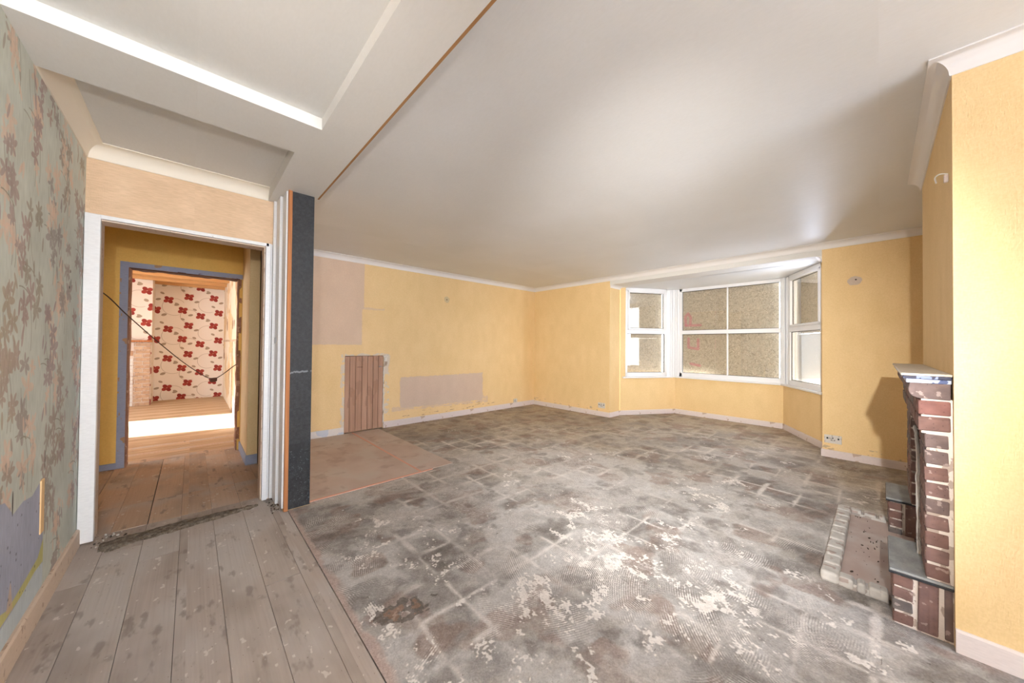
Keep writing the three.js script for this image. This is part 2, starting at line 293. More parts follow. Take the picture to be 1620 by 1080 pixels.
// concrete floor with the ghost grid of lifted tiles, combed adhesive and plaster dust
const GX = 0.78, GZ = -1.195, GP = 0.2365;
const ridges = []; for (let i = 0; i < 200; i++) ridges.push([rnd(0.6, 3.6), rnd(-3.2, 0.3), rnd(0.10, 0.30), rnd(0, 6.28), rnd(0.3, 1.3), rnd(520, 640)]);
const cell = {}; for (const r of ridges) for (let a = -1; a <= 1; a++) for (let b = -1; b <= 1; b++) (cell[(Math.floor(r[0] / 0.4) + a) + ',' + (Math.floor(r[1] / 0.4) + b)] ??= []).push(r);
const floorAt = (x, v) => {
  const z = -v, big = fbm(x * 1.3, z * 1.3, 3), mid = fbm(x * 4.4 + 21, z * 4.4 + 5, 4), fine = noise(x * 110, z * 110), fine2 = noise(x * 300, z * 300);
  const warm = smooth(2.4, 5.2, Math.hypot(x - 0.9, z + 0.4) + (big - 0.5) * 2.6);                              // brown adhesive film left further in, scraped grey nearer
  const wob = (mid - 0.5) * 0.03 + (noise(x * 2.1, z * 2.1) - 0.5) * 0.02;
  const tx = (x - GX + wob) / GP, tz = (z - GZ - wob) / GP, ci = Math.floor(tx), cj = Math.floor(tz), per = hash(ci + 50, cj + 90);
  let c = mix3([190, 187, 185], [170, 156, 138], warm);
  c = mix3(c, [124, 118, 114], (0.75 - 0.35 * warm) * smooth(0.44, 0.72, fbm(x * 2.6 + 4, z * 2.6, 4)));
  const ins = Math.min(tx - ci, 1 - tx + ci, tz - cj, 1 - tz + cj) * GP;                                       // distance to the ghost joint
  c = mix3(c, mix3([104, 98, 94], [98, 82, 66], warm), (0.46 - 0.05 * warm) * smooth(0.3, 0.85, per) * smooth(0.01, 0.08, ins + (mid - 0.5) * 0.16));
  c = mix3(c, [136, 110, 98], 0.45 * smooth(0.58, 0.68, fbm(x * 5 + 60, z * 5, 3)));
  c = mix3(c, [112, 105, 100], (0.5 - 0.25 * warm) * smooth(0.54, 0.72, fbm(x * 8.5 + 31, z * 8.5, 4)));
  const streak = fbm(x * 2.2 + z * 5, z * 13 - x * 7, 4); c = mix3(c, mix3([176, 170, 164], [172, 156, 136], warm), 0.6 * smooth(0.50, 0.78, streak));
  const white = mix3([222, 216, 212], [196, 181, 162], warm);
  const joint = smooth(0.46, 0.66, fbm(x * 3.4 + 11, z * 3.4, 3)) * (1 - smooth(0.004, 0.026, ins + (fine - 0.5) * 0.012 + (mid - 0.45) * 0.04));
  c = mix3(c, white, (0.85 - 0.45 * warm) * joint);
  const near = (1 - warm) * smooth(0.25, 0.5, big); let comb = 0;
  for (const r of cell[Math.floor(x / 0.4) + ',' + Math.floor(z / 0.4)] ?? []) {                                // combed arcs of adhesive
    const dx = x - r[0], dz = z - r[1], d = Math.hypot(dx, dz); if (d > r[2]) continue;
    const cx = dx - Math.cos(r[3]) * r[4], cz = dz - Math.sin(r[3]) * r[4];
    const w = Math.sin(Math.hypot(cx, cz) * r[5]), m = smooth(0, 0.12, r[2] - d) * smooth(0.38, 0.58, fbm(x * 9 + r[3], z * 9, 3)) * (0.5 + 0.5 * fine);
    comb = Math.max(comb, m) * w; c = w > 0.2 ? mix3(c, white, 0.85 * m * near) : mix3(c, [100, 94, 90], 0.30 * m * near);
  }
  const central = smooth(2.3, 0.35, Math.hypot(x - 1.4, (z + 0.85) * 1.1));
  const blob = (0.55 * fbm(x * 12 + 2, z * 12 + 15, 4) + 0.45 * fbm(x * 3.2 + 7, z * 3.2 + 3, 3)) + 0.16 * (fine - 0.5) + 0.16 * (noise(x * 50 + z * 30, z * 20 - x * 12) - 0.5) + 0.09 * comb + 0.08 * (mid - 0.5);                        // scraped white plaster
  c = mix3(c, [230, 224, 219], 0.9 * smooth(0.705 - 0.10 * central, 0.735 - 0.10 * central, blob) * (1 - 0.8 * warm));
  if (fine > 0.965) c = mix3(c, [212, 205, 198], 0.45 * noise(x * 7, z * 7));
  if (noise(x * 60 + 9, z * 60) > 0.975) c = mix3(c, [78, 70, 64], 0.5);
  const burn = Math.hypot((x - 0.76) / 0.09, (z + 1.56) / 0.05) + (fbm(x * 24, z * 24, 3) - 0.5) * 3.2; if (burn < 1) c = mix3(c, burn < 0.3 ? [128, 100, 82] : [92, 85, 80], 0.7);
  if (x < 0.66) c = mix3(c, [184, 164, 156], 0.9 * smooth(0.60, 0.572, x + (fbm(x * 30, z * 12, 3) - 0.5) * 0.05));   // pink screed along the old wall line
  const n = (fine2 - 0.5) * 30 + (fine - 0.5) * 14 + (noise(x * 36, z * 36) - 0.5) * 14; return [c[0] + n, c[1] + n, c[2] + n];
};
M.concrete = mat({ roughness: 0.74, map: tex(2048, 2048, 0.54, -0.75, 6.45, 6.0, floorAt), bumpMap: grey(1024, 1024, 0, 0, 2.2, 2.2, (x, y) => 0.5 * fbm(x * 14, y * 14, 4) + 0.5 * fbm(x * 70, y * 70, 3)), bumpScale: 0.004 });

// floral wallpaper of the hallway wall, torn low down; u = z, v = y
function blossom(g, x, y, s, col, turn) {
  g.fillStyle = col;
  const n = 5 + Math.floor(rnd(0, 3));
  for (let i = 0; i < n; i++) {
    const a = turn + i / n * 6.283 + rnd(-0.25, 0.25), l = s * rnd(0.75, 1.2);
    g.save(); g.translate(x, y); g.rotate(a); g.beginPath(); g.ellipse(l * 0.55, 0, l * 0.5, l * rnd(0.16, 0.26), 0, 0, 6.283); g.fill(); g.restore();
  }
}
M.floral = mat({ roughness: 0.7, map: canvasTex(1024, 1280, -3.54, 0, 2.04, 2.55, (g) => {
  g.fillStyle = 'rgb(200,204,194)'; g.fillRect(-4, -1, 4, 4);
  g.lineCap = 'round';
  for (let k = 0; k < 15; k++) {                                           // drooping sprays
    const x0 = -3.6 + (k % 8) * 0.27 + rnd(-0.05, 0.05);
    for (let r = 0; r < 4; r++) {
      const yb = r * 0.66 + (k % 2) * 0.33 + rnd(-0.06, 0.06), peach = (k + r) % 3 === 1, col = peach ? 'rgba(220,194,174,0.7)' : `rgba(${170 + rnd(-8, 8) | 0},${156 + rnd(-6, 6) | 0},${144 + rnd(-6, 6) | 0},0.85)`;
      g.strokeStyle = 'rgba(148,142,126,0.8)'; g.lineWidth = 0.005;
      g.beginPath(); g.moveTo(x0, yb - 0.05); g.bezierCurveTo(x0 - 0.04, yb + 0.15, x0 + 0.09, yb + 0.22, x0 + 0.10, yb + 0.40); g.stroke();
      g.beginPath(); g.moveTo(x0 + 0.02, yb + 0.18); g.quadraticCurveTo(x0 + 0.09, yb + 0.22, x0 + 0.15, yb + 0.21); g.stroke();
      for (let i = 0; i < 7; i++) blossom(g, x0 + rnd(-0.05, 0.13), yb + rnd(0, 0.5), rnd(0.035, 0.07), col, rnd(0, 6));
      for (let i = 0; i < 6; i++) { g.fillStyle = col; g.save(); g.translate(x0 + rnd(-0.08, 0.16), yb + rnd(-0.05, 0.55)); g.rotate(rnd(0.9, 2.2)); g.beginPath(); g.ellipse(0, 0, 0.035, 0.010, 0, 0, 6.283); g.fill(); g.restore(); }
    }
  }
  // bare blue-grey plaster where the paper is torn off
  g.fillStyle = 'rgb(168,172,190)'; g.beginPath(); g.moveTo(-2.735, 0.10); g.lineTo(-2.725, 0.40); g.lineTo(-2.66, 0.615); g.lineTo(-2.56, 0.585); g.lineTo(-2.45, 0.60); g.lineTo(-2.34, 0.585); g.lineTo(-2.25, 0.66); g.lineTo(-2.1, 0.69); g.lineTo(-1.5, 0.66); g.lineTo(-1.5, 0.1); g.fill();
  g.fillStyle = 'rgb(198,206,210)'; g.beginPath(); g.moveTo(-2.735, 0.1); g.lineTo(-2.735, 0.215); g.lineTo(-2.62, 0.235); g.lineTo(-2.4, 0.20); g.lineTo(-2.2, 0.19); g.lineTo(-1.5, 0.17); g.lineTo(-1.5, 0.1); g.fill();
  g.fillStyle = 'rgba(206,198,110,0.8)'; g.beginPath(); g.moveTo(-2.735, 0.22); g.lineTo(-2.735, 0.33); g.lineTo(-2.66, 0.27); g.lineTo(-2.5, 0.25); g.lineTo(-2.3, 0.23); g.lineTo(-2.2, 0.26); g.lineTo(-2.2, 0.20); g.lineTo(-2.45, 0.205); g.lineTo(-2.62, 0.225); g.fill();
  g.fillStyle = 'rgba(214,180,150,0.7)'; g.beginPath(); g.moveTo(-2.36, 0.2); g.lineTo(-2.33, 0.33); g.lineTo(-2.29, 0.22); g.fill();
  g.fillStyle = 'rgba(90,90,100,0.7)'; for (let i = 0; i < 40; i++) { g.beginPath(); g.arc(rnd(-2.72, -2.1), rnd(0.2, 0.58), rnd(0.001, 0.006), 0, 7); g.fill(); }
  g.fillStyle = 'rgb(54,46,44)'; for (const [x, y, a, b] of [[-3.123, 1.60, 0.006, 0.022], [-3.10, 1.575, 0.010, 0.008], [-3.115, 1.665, 0.006, 0.007], [-2.73, 0.70, 0.004, 0.05], [-2.33, 0.63, 0.006, 0.05]]) { g.beginPath(); g.ellipse(x, y, a, b, 0, 0, 7); g.fill(); }
  g.setTransform(1, 0, 0, 1, 0, 0);
  speckle(g, 1024, 1280, (i, j) => (noise(i * 0.25, j * 0.06) - 0.5) * 12 + (fbm(i * 0.012, j * 0.012, 3) - 0.5) * 22);
}) });
// red clover wallpaper of the far room; u = x, v = y
const CLOVER = [[-0.39, 2.22], [-0.06, 2.31], [0.37, 2.32], [-0.16, 2.0], [0.14, 1.89], [0.46, 1.98], [-0.585, 1.99]];
M.clover = mat({ roughness: 0.8, map: canvasTex(2048, 1280, -3.1, 0, 3.8, 2.6, (g) => {
  g.fillStyle = 'rgb(242,232,220)'; g.fillRect(-4, -1, 8, 4);
  for (let k = -2; k <= 0; k++) for (let r = -1; r < 5; r++) {
    const ox = k * 1.05, oy = 0.30 - r * 0.65 + 0.3;
    g.strokeStyle = 'rgba(178,160,140,0.8)'; g.lineWidth = 0.007;
    for (const [cx, cy, rr] of [[-0.30, 2.12, 0.19], [0.27, 2.2, 0.17], [-0.05, 1.92, 0.15]]) { g.beginPath(); g.arc(cx + ox, cy + oy, rr, 0.6, 5.2); g.stroke(); }
    for (const [cx, cy] of CLOVER) {
      const x = cx + ox, y = cy + oy + 0.05;
      for (let i = 0; i < 4; i++) { const a = 0.62 + i * 1.571; g.fillStyle = i % 2 ? 'rgb(150,52,44)' : 'rgb(168,66,54)'; g.beginPath(); g.ellipse(x + Math.cos(a) * 0.050, y + Math.sin(a) * 0.046, 0.041, 0.036, a, 0, 7); g.fill(); }
      g.fillStyle = 'rgb(190,150,120)'; g.beginPath(); g.arc(x, y, 0.009, 0, 7); g.fill();
      g.fillStyle = 'rgb(176,158,136)'; g.beginPath(); g.ellipse(x + 0.13, y - 0.10, 0.042, 0.024, 0.3, 0, 7); g.fill();
      g.beginPath(); g.ellipse(x - 0.10, y + 0.14, 0.036, 0.022, -0.5, 0, 7); g.fill();
      g.strokeStyle = 'rgb(120,96,80)'; g.lineWidth = 0.004; g.beginPath(); g.moveTo(x + 0.09, y - 0.11); g.lineTo(x + 0.17, y - 0.09); g.stroke();
    }
  }
}) });
// chipboard fixed outside the bay, red sprayed strokes; u along the wall, v = y
function osb(x0, sx, strokes) {
  return canvasTex(1024, 1024, x0, 0.6, sx, 1.9, (g) => {
    g.fillStyle = 'rgb(182,170,148)'; g.fillRect(-9, -1, 20, 6);
    for (let i = 0; i < 9000; i++) {
      const v = rnd(-42, 34); g.fillStyle = `rgba(${180 + v | 0},${167 + v | 0},${145 + v * 0.9 | 0},0.7)`;
      g.save(); g.translate(rnd(x0, x0 + sx), rnd(0.6, 2.5)); g.rotate(rnd(0, 3.14)); g.fillRect(-0.026, -0.005, rnd(0.02, 0.055), rnd(0.004, 0.011)); g.restore();
    }
    if (strokes) {
      g.strokeStyle = 'rgba(204,104,120,0.45)'; g.lineCap = 'round'; g.lineJoin = 'round'; g.lineWidth = 0.046;
      for (const s of strokes) { g.beginPath(); s.forEach(([x, y], i) => (i ? g.lineTo(x, y) : g.moveTo(x, y))); g.stroke(); }
    }
  });
}

// ---------------------------------------------------------------- the setting
const XL = -0.506, ZD = -3.424, ZA = -5.178, XB = 5.5, ZC = 0.214, XC = 2.383, XCF = 3.907, H = 2.525, HS = 2.44;
const ZW0 = -3.321, ZW1 = -0.473, XBO = 5.85, XF = 6.844, ZFL = -2.705, ZFR = -1.047, HB = 2.385, SILL = 0.69, BACK = 4.5, WEST = -4.5;

// floors
const subfloor = struct('floor_base', box(-4.7, 7.2, -0.2, -0.022, -11, 4.7), mat({ color: 0x2a2420 }), 'dark solid ground under the old floorboards', 'floor');
const floorMain = struct('floor_main', box(0.556, 7.0, -0.0215, 0, -5.3, BACK + 0.1), M.concrete, 'grey concrete floor with the ghost grid of lifted tiles and combed adhesive', 'floor');
for (const [x0, x1, z0, z1] of [[0.70, 1.688, -5.16, -3.145], [1.706, 2.08, -5.16, -3.145]]) mesh('hardboard_sheet', rough(rbox(x0, x1, 0, 0.004, z0, z1, 0.0015), 0.0001, 3), M.hardboard, floorMain);
mesh('seam_strip', [rough(box(1.686, 1.708, 0, 0.005, -5.16, -3.13), 0.003, 6), rough(box(0.70, 1.82, 0, 0.005, -3.146, -3.122), 0.003, 6)], M.hardboardSeam, floorMain);
const floorHall = tag(new THREE.Group(), 'worn dusty floorboards running from the open room through the doorway', 'floor', 'structure'); floorHall.name = 'floor_hall'; scene.add(floorHall);
const plankEdges = [-0.545, -0.378, -0.209, -0.038, 0.131, 0.301, 0.462, 0.553];
const cuts = [[-2.86], [-3.17], [-2.93, -1.2], [], [-3.3], [-2.2], []];
for (let i = 0; i < 7; i++) {
  const x0 = plankEdges[i] + 0.0008, x1 = plankEdges[i + 1] - 0.0008;
  const ends = [-3.50, ...cuts[i], BACK];
  for (let k = 0; k < ends.length - 1; k++) { const dy = rnd(-0.002, 0); mesh('plank', rbox(x0, x1, -0.0215, dy, ends[k] + 0.001, ends[k + 1] - 0.001, 0.001), M.oldBoards[(i + k) % 3], floorHall); }
  const g = i === 2 ? 0.004 : 0.0008;
  mesh('plank', rbox(plankEdges[i] + g, x1, -0.0215, rnd(-0.002, 0), -5.33, -3.502, 0.001), M.hallBoards[i % 2], floorHall);
}
for (const [x0, x1] of [[-0.72, -0.547], [0.555, 0.70]]) mesh('plank', rbox(x0, x1, -0.0215, 0, -5.33, -3.56, 0.002), M.hallBoards[1], floorHall);
for (let x = -4.5; x < -0.6; x += 0.185) mesh('plank', rbox(x, x + 0.182, -0.0215, 0, -1.5, BACK, 0.002), M.oldBoards[1], floorHall);
const floorFar = tag(new THREE.Group(), 'bare pine floorboards of the room beyond the hall', 'floor', 'structure'); floorFar.name = 'floor_far'; scene.add(floorFar);
for (let z = -5.34, k = 0; z > -10.8; k++) { const w = 0.118; mesh('plank', rbox(-3.0, 0.62, -0.0215, rnd(-0.003, 0), z - w + 0.003, z, 0.002), k < 9 ? (k % 3 ? M.pineBoards[1] : M.hallBoards[0]) : M.pineBoards[k % 3], floorFar); z -= w; }

// hallway wall with floral paper, end wall with the doorway, hall beyond
struct('wall_left', [box(XL - 0.12, XL, 0, 2.6, -3.54, -1.5)], M.floral, 'sage green wallpaper with taupe blossom sprays, torn off low down', 'wall');
struct('wall_return', [box(WEST - 0.12, XL - 0.12, 0, 2.6, -1.62, -1.5)], M.yellow, 'yellow papered return wall behind the floral wall', 'wall');
const OX0 = -0.452, OX1 = 0.432, OH = 2.066;
struct('wall_doorway', [box(OX0 - 0.06, 0.53, OH, 2.6, ZD - 0.115, ZD), box(OX0 - 0.06, OX0, 0, OH, ZD - 0.115, ZD), box(OX1, 0.53, 0, OH, ZD - 0.115, ZD)], M.peach, 'peach lining paper above the open doorway', 'wall');
// hall beyond: yellow walls, second opening with its architrave prised off
const HZ = -5.226, JX0 = -0.482, JX1 = 0.408, JH = 2.035;
struct('wall_hall_end', [box(-0.80, JX0, 0, 2.6, HZ - 0.13, HZ), box(JX1, 0.53, 0, 2.6, HZ - 0.13, HZ), box(JX0, JX1, JH, 2.6, HZ - 0.13, HZ)], M.deepYellow, 'deep yellow end wall of the hall around the second opening', 'wall');
struct('wall_hall_side', [box(0.437, 0.53, 0, 2.6, HZ, -4.52), box(0.525, 0.56, 0, 2.6, -4.52, -3.54)], M.yellow, 'yellow side wall of the hall stepping in beside the second opening', 'wall');
struct('wall_hall_left', [box(-0.92, -0.80, 0, 2.6, HZ - 0.13, -3.54), box(-0.92, -0.5, 0, 2.6, -3.56, -3.54)], M.deepYellow, 'deep yellow long wall of the hall', 'wall');
struct('ceiling_hall', box(-0.92, 0.56, 2.53, 2.7, HZ - 0.13, -3.4), M.ceilingMatt, 'plain cream ceiling of the hall beyond the doorway', 'ceiling');
// the old dividing wall: only a stub is left, its sawn end faced with black felt
struct('wall_divider', [box(0.525, 0.70, 0, 2.6, -5.20, -3.085)], M.yellow, 'stub of the removed dividing wall beside the doorway', 'wall');
// back wall with the cupboard door, window wall with the bay
struct('wall_back', [box(0.65, 1.592, 0, 2.6, ZA - 0.12, ZA), box(2.148, XB + 0.1, 0, 2.6, ZA - 0.12, ZA), box(1.592, 2.148, 1.105, 2.6, ZA - 0.12, ZA), box(1.592, 2.148, 0, 1.105, ZA - 0.12, ZA - 0.05)], M.backWall, 'long yellow papered wall with bare pink patches and a small plank door', 'wall');
struct('wall_window', [box(XB, XB + 0.02, 0, 2.6, -5.3, ZW0), box(XB, XB + 0.02, 0, 2.6, ZW1, 0.75)], M.windowWall, 'yellow papered wall on both sides of the bay window', 'wall');
struct('wall_window_core', [box(XB + 0.02, XBO, 0, 2.6, -5.3, ZW0 - 0.0), box(XB + 0.02, XBO, 0, 2.6, ZW1, 0.75)], M.yellow, 'yellow papered reveals at the sides of the bay', 'wall');
struct('wall_lintel', box(XB, XBO, HB, 2.6, ZW0, ZW1), M.ceilingMatt, 'white painted beam across the mouth of the bay', 'lintel');
const quad = (a, b, t, y0, y1) => { const dx = b[0] - a[0], dz = b[1] - a[1], l = Math.hypot(dx, dz), nx = -dz / l * t, nz = dx / l * t; return prism([a, b, [b[0] + nx, b[1] + nz], [a[0] + nx, a[1] + nz]], y0, y1); };
const BL = [XBO, ZW0 + 0.012], CL = [XF, ZFL], CR = [XF, ZFR], BR = [XBO, ZW1 - 0.012];
struct('wall_bay', [quad(BL, CL, -0.1, 0, SILL), quad(CL, CR, -0.1, 0, SILL), quad(CR, BR, -0.1, 0, SILL), quad(BL, [BL[0] + 0.098, BL[1] + 0.0595], -0.1, SILL, HB), quad([BR[0] + 0.055, BR[1] - 0.032], BR, -0.1, SILL, HB)], M.yellow, 'low yellow papered walls under the bay windows', 'wall');
struct('ceiling_bay', prism([[XBO - 0.02, ZW0 - 0.12], [XF + 0.2, ZFL - 0.12], [XF + 0.2, ZFR + 0.12], [XBO - 0.02, ZW1 + 0.12]], HB, 2.6), M.ceiling, 'lower glossy ceiling inside the bay', 'ceiling');
// chimney breast with its fire opening, alcoves, walls behind the camera
const FO0 = 2.70, FO1 = 3.46, FOH = 0.86;
struct('wall_chimney', [box(XC, FO0, 0, 2.6, ZC, 0.8), box(FO1, XCF, 0, 2.6, ZC, 0.8), box(FO0, FO1, FOH, 2.6, ZC, 0.8)], M.yellow, 'yellow papered chimney breast behind the brick fireplace', 'wall');
struct('wall_firebox', [box(FO0, FO1, 0, FOH, 0.62, 0.8), box(FO0, FO0 + 0.02, 0, FOH, ZC + 0.02, 0.62), box(FO1 - 0.02, FO1, 0, FOH, ZC + 0.02, 0.62), box(FO0, FO1, FOH - 0.02, FOH, ZC + 0.02, 0.62), box(FO0, FO1, 0, 0.012, 0.14, 0.62)], M.soot, 'soot black lining inside the fire opening', 'wall');
struct('wall_alcove', [box(XCF, XBO, 0, 2.6, 0.66, 0.8)], M.yellow, 'yellow wall at the back of the alcove by the chimney breast', 'wall');
struct('wall_right', [box(XC, XC + 0.12, 0, 2.6, 0.8, BACK + 0.1)], M.yellow, 'yellow side wall running on from the chimney breast', 'wall');
struct('wall_rear', [box(WEST - 0.1, -0.95, 0, 2.6, BACK, BACK + 0.12), box(2.15, XC + 0.12, 0, 2.6, BACK, BACK + 0.12), box(-0.95, 2.15, 0, 0.48, BACK, BACK + 0.12), box(-0.95, 2.15, 2.22, 2.6, BACK, BACK + 0.12)], M.yellow, 'yellow rear wall with a wide window opening', 'wall');
struct('wall_west', [box(WEST - 0.12, WEST, 0, 0.48, -1.5, BACK), box(WEST - 0.12, WEST, 2.22, 2.6, -1.5, BACK), box(WEST - 0.12, WEST, 0.48, 2.22, -1.5, -0.85), box(WEST - 0.12, WEST, 0.48, 2.22, 2.65, BACK)], M.yellow, 'yellow wall opposite the bay with a wide window opening', 'wall');
struct('wall_neighbour', box(-8.2, -8, 0, 6.4, -3.2, 8), mat({ color: 0xb9a48c }), 'rendered wall of the house next door', 'wall');
// ceilings and the boxed beams
struct('ceiling_main', [box(0.60, XBO, H, 2.7, -5.3, BACK + 0.1)], M.ceiling, 'wide glossy off-white ceiling of the main room', 'ceiling');
struct('ceiling_near', [box(WEST - 0.1, 0.60, 2.503, 2.7, -2.3, BACK + 0.1)], M.ceilingMatt, 'recessed matt ceiling panel beside the boxed beams', 'ceiling');
struct('ceiling_recess', [box(XL - 0.1, 0.60, 2.53, 2.7, -3.54, -2.3)], M.ceilingMatt, 'small recessed ceiling panel in front of the doorway', 'ceiling');
const longBeam = struct('ceiling_beam', [box(0.502, 0.725, HS, 2.6, -2.08, BACK + 0.1), box(0.442, 0.725, HS, 2.6, -3.42, -2.08)], M.ceilingMatt, 'long boxed ceiling beam along the line of the removed wall', 'beam');
struct('ceiling_beam', [box(XL, 0.442, HS, 2.6, -2.442, -2.08)], M.ceilingMatt, 'boxed cross beam from the floral wall to the long beam', 'beam');
mesh('edge_batten', rough(box(0.725, 0.739, HS + 0.002, HS + 0.014, -3.11, BACK), 0.002, 9), M.rawEdge, longBeam).userData.label = 'brown raw timber edge';
// far room
struct('wall_far', [box(-3.1, 0.7, 0, 2.7, -10.9, -10.76)], M.clover, 'cream wallpaper with red clover flowers at the end of the far room', 'wall');
struct('wall_far_chimney', [box(-2.2, -0.60, 0, 2.7, -10.76, -10.15)], M.clover, 'clover papered chimney breast in the far room', 'wall');
const farSide = struct('wall_far_side', [box(0.56, 0.70, 0, 2.7, -10.8, HZ - 0.13)], mat({ roughness: 0.9, map: tex(512, 256, -10.9, 0, 5.6, 2.7, (z, y) => { let c = [238, 222, 196]; if (fbm(z * 2.2, y * 2.4, 4) > 0.56) c = [226, 196, 150]; if (fbm(z * 5 + 8, y * 3, 4) > 0.70) c = [160, 120, 84]; return c; }) }), 'cream side wall of the far room with torn paper', 'wall');
mesh('batten', [box(0.553, 0.562, 1.3, 1.34, -10.7, -5.5), box(0.55, 0.562, 0.02, 1.3, -8.3, -8.26)], M.pineBoards[0], farSide);
struct('wall_far_left', [box(-3.15, -3.0, 0, 0.55, -10.9, HZ), box(-3.15, -3.0, 2.2, 2.7, -10.9, HZ), box(-3.15, -3.0, 0.55, 2.2, -10.9, -8.62), box(-3.15, -3.0, 0.55, 2.2, -7.22, HZ)], M.oldPlaster, 'plastered wall of the far room with a bright window opening', 'wall');
struct('wall_far_near', [box(-3.15, -0.80, 0, 2.7, HZ - 0.13, HZ)], M.oldPlaster, 'plastered near wall of the far room', 'wall');
const ceilFar = struct('ceiling_far', box(-3.15, 0.7, 2.60, 2.75, -10.9, HZ + 0.0), M.pineCeiling[1], 'bare pine ceiling of the far room', 'ceiling');
for (let z = -10.75, k = 0; z < -5.4; z += 0.16, k++) mesh('plank', rbox(-3.0, 0.56, 2.585, 2.602, z, z + 0.152, 0.003), M.pineCeiling[k % 2], ceilFar);
for (const z of [-10.70, -10.1, -9.4]) mesh('joist', rbox(-3.0, 0.56, 2.535, 2.587, z, z + 0.07, 0.004), M.pineCeiling[0], ceilFar);

// coves and skirtings
const cove = coveProfile(H, 0.072, 0.068);
struct('trim_1', sweep(cove, [[0.70, ZA], [XB, ZA], [XB, 0.66]], -1), M.cove, 'white plaster cove along the back wall and over the bay', 'coving');
struct('trim_2', sweep(cove, [[3.965, ZC], [XC, ZC], [XC, BACK]], -1), M.cove, 'white plaster cove around the chimney breast, broken off at its end', 'coving');
const coveB = coveProfile(2.53, 0.09, 0.075);
struct('trim_3', sweep(coveB, [[XL, -2.442], [XL, ZD], [0.46, ZD]], -1), M.coveCream, 'cream plaster cove around the recessed panel before the doorway', 'coving');
const coveC = coveProfile(HB, 0.05, 0.06);
struct('trim_4', sweep(coveC, [[XB + 0.01, ZW0], [5.96, ZW0]], -1), M.cove, 'short white cove on the bay reveal by the back wall', 'coving');
struct('trim_5', sweep(coveC, [[5.96, ZW1], [XB + 0.01, ZW1]], -1), M.cove, 'short white cove on the bay reveal by the chimney alcove', 'coving');
struct('baseboard_back', [sweep(skirtProfile(0.095, 0.012), [[2.155, ZA], [XB, ZA]], -1)], M.skirt, 'pale flaking skirting along the back wall beyond the plank door', 'skirting');
struct('baseboard_cupboard', sweep(skirtProfile(0.095, 0.012), [[0.70, ZA], [1.586, ZA]], -1), M.skirtBlue, 'white and blue flaking skirting between the black post and the plank door', 'skirting');
struct('baseboard_window', [sweep(skirtProfile(0.085, 0.012), [[XB, ZA], [XB, ZW0], [XBO, ZW0 + 0.012], CL, CR, [XBO, ZW1 - 0.012], [XB, ZW1], [XB, 0.66]], -1)], M.skirt, 'pale pink skirting around the bay and window wall', 'skirting');
struct('baseboard_chimney', [sweep(skirtProfile(0.094, 0.014), [[XC, ZC], [XC, BACK]], -1)], M.skirtWhite, 'white scuffed skirting on the side of the chimney breast', 'skirting');
struct('baseboard_left', [sweep(skirtProfile(0.108, 0.016), [[XL, -1.5], [XL, ZD + 0.03]], -1)], M.skirtWood, 'bare stripped wooden skirting under the floral wallpaper', 'skirting');
struct('baseboard_hall', [sweep(skirtProfile(0.10, 0.012), [[0.437, HZ], [0.437, -4.52], [0.525, -4.52]], -1), box(-0.80, -0.535, 0, 0.06, HZ, HZ + 0.012)], M.greyPaint, 'blue-grey skirting of the hall beyond the doorway', 'skirting');

// ---------------------------------------------------------------- doorways
{ // white frame of the near doorway
  const t = thing('door_1', 'white painted frame of the doorless opening beside the floral wall', 'door frame', [0, 0, 0], 0, 'structure');
  mesh('casing', rbox(-0.504, -0.436, 0.012, 2.082, ZD - 0.005, ZD + 0.034, 0.004), M.whitePaint, t);
  mesh('casing', [rbox(0.428, 0.462, 0.005, 2.085, ZD - 0.005, ZD + 0.03, 0.004), rbox(0.464, 0.474, 0.008, 2.085, ZD - 0.005, ZD + 0.015, 0.002)], M.whitePaint, t);
  mesh('head_casing', rbox(-0.504, 0.45, 2.058, 2.084, ZD - 0.005, ZD + 0.03, 0.003), M.whitePaint, t);
  mesh('lining', rbox(-0.452, -0.440, 0, 2.06, ZD - 0.13, ZD, 0.002), M.skirtWood, t);
  mesh('lining', rbox(0.420, 0.432, 0, 2.06, ZD - 0.13, ZD, 0.002), M.skirtWood, t);
  mesh('head_lining', rbox(-0.452, 0.432, 2.05, 2.066, ZD - 0.13, ZD + 0.005, 0.002), M.skirtWood, t);
}
{ // raw opening into the far room
  const t = thing('door_2', 'raw opening into the far room with a grey paint line around it', 'door opening', [0, 0, 0], 0, 'structure');
  const z0 = HZ, z1 = HZ + 0.006;
  mesh('paint_line', [box(-0.540, JX0, 0.0, 2.09, z0, z1)], M.greyPaint, t);
  mesh('head_paint_line', rough(box(JX0, 0.436, 2.037, 2.09, z0, z1), 0.006, 9), M.greyPaint, t);
  const jag = (x0, x1, s) => { const g = new THREE.BoxGeometry(x1 - x0, JH, 0.13, 2, 40, 4); g.translate((x0 + x1) / 2, JH / 2, HZ - 0.065); return rough(g, 0.010, 9, s); };
  mesh('raw_jamb', jag(JX0 - 0.012, JX0 + 0.014, 3), M.rawJamb, t);
  mesh('raw_jamb', jag(JX1 - 0.014, JX1 + 0.02, 8), M.rawJamb, t);
  mesh('raw_head', rough(new THREE.BoxGeometry(0.89, 0.02, 0.13, 30, 1, 3).translate(-0.037, JH, HZ - 0.065), 0.02, 16), M.darkWood, t);
}
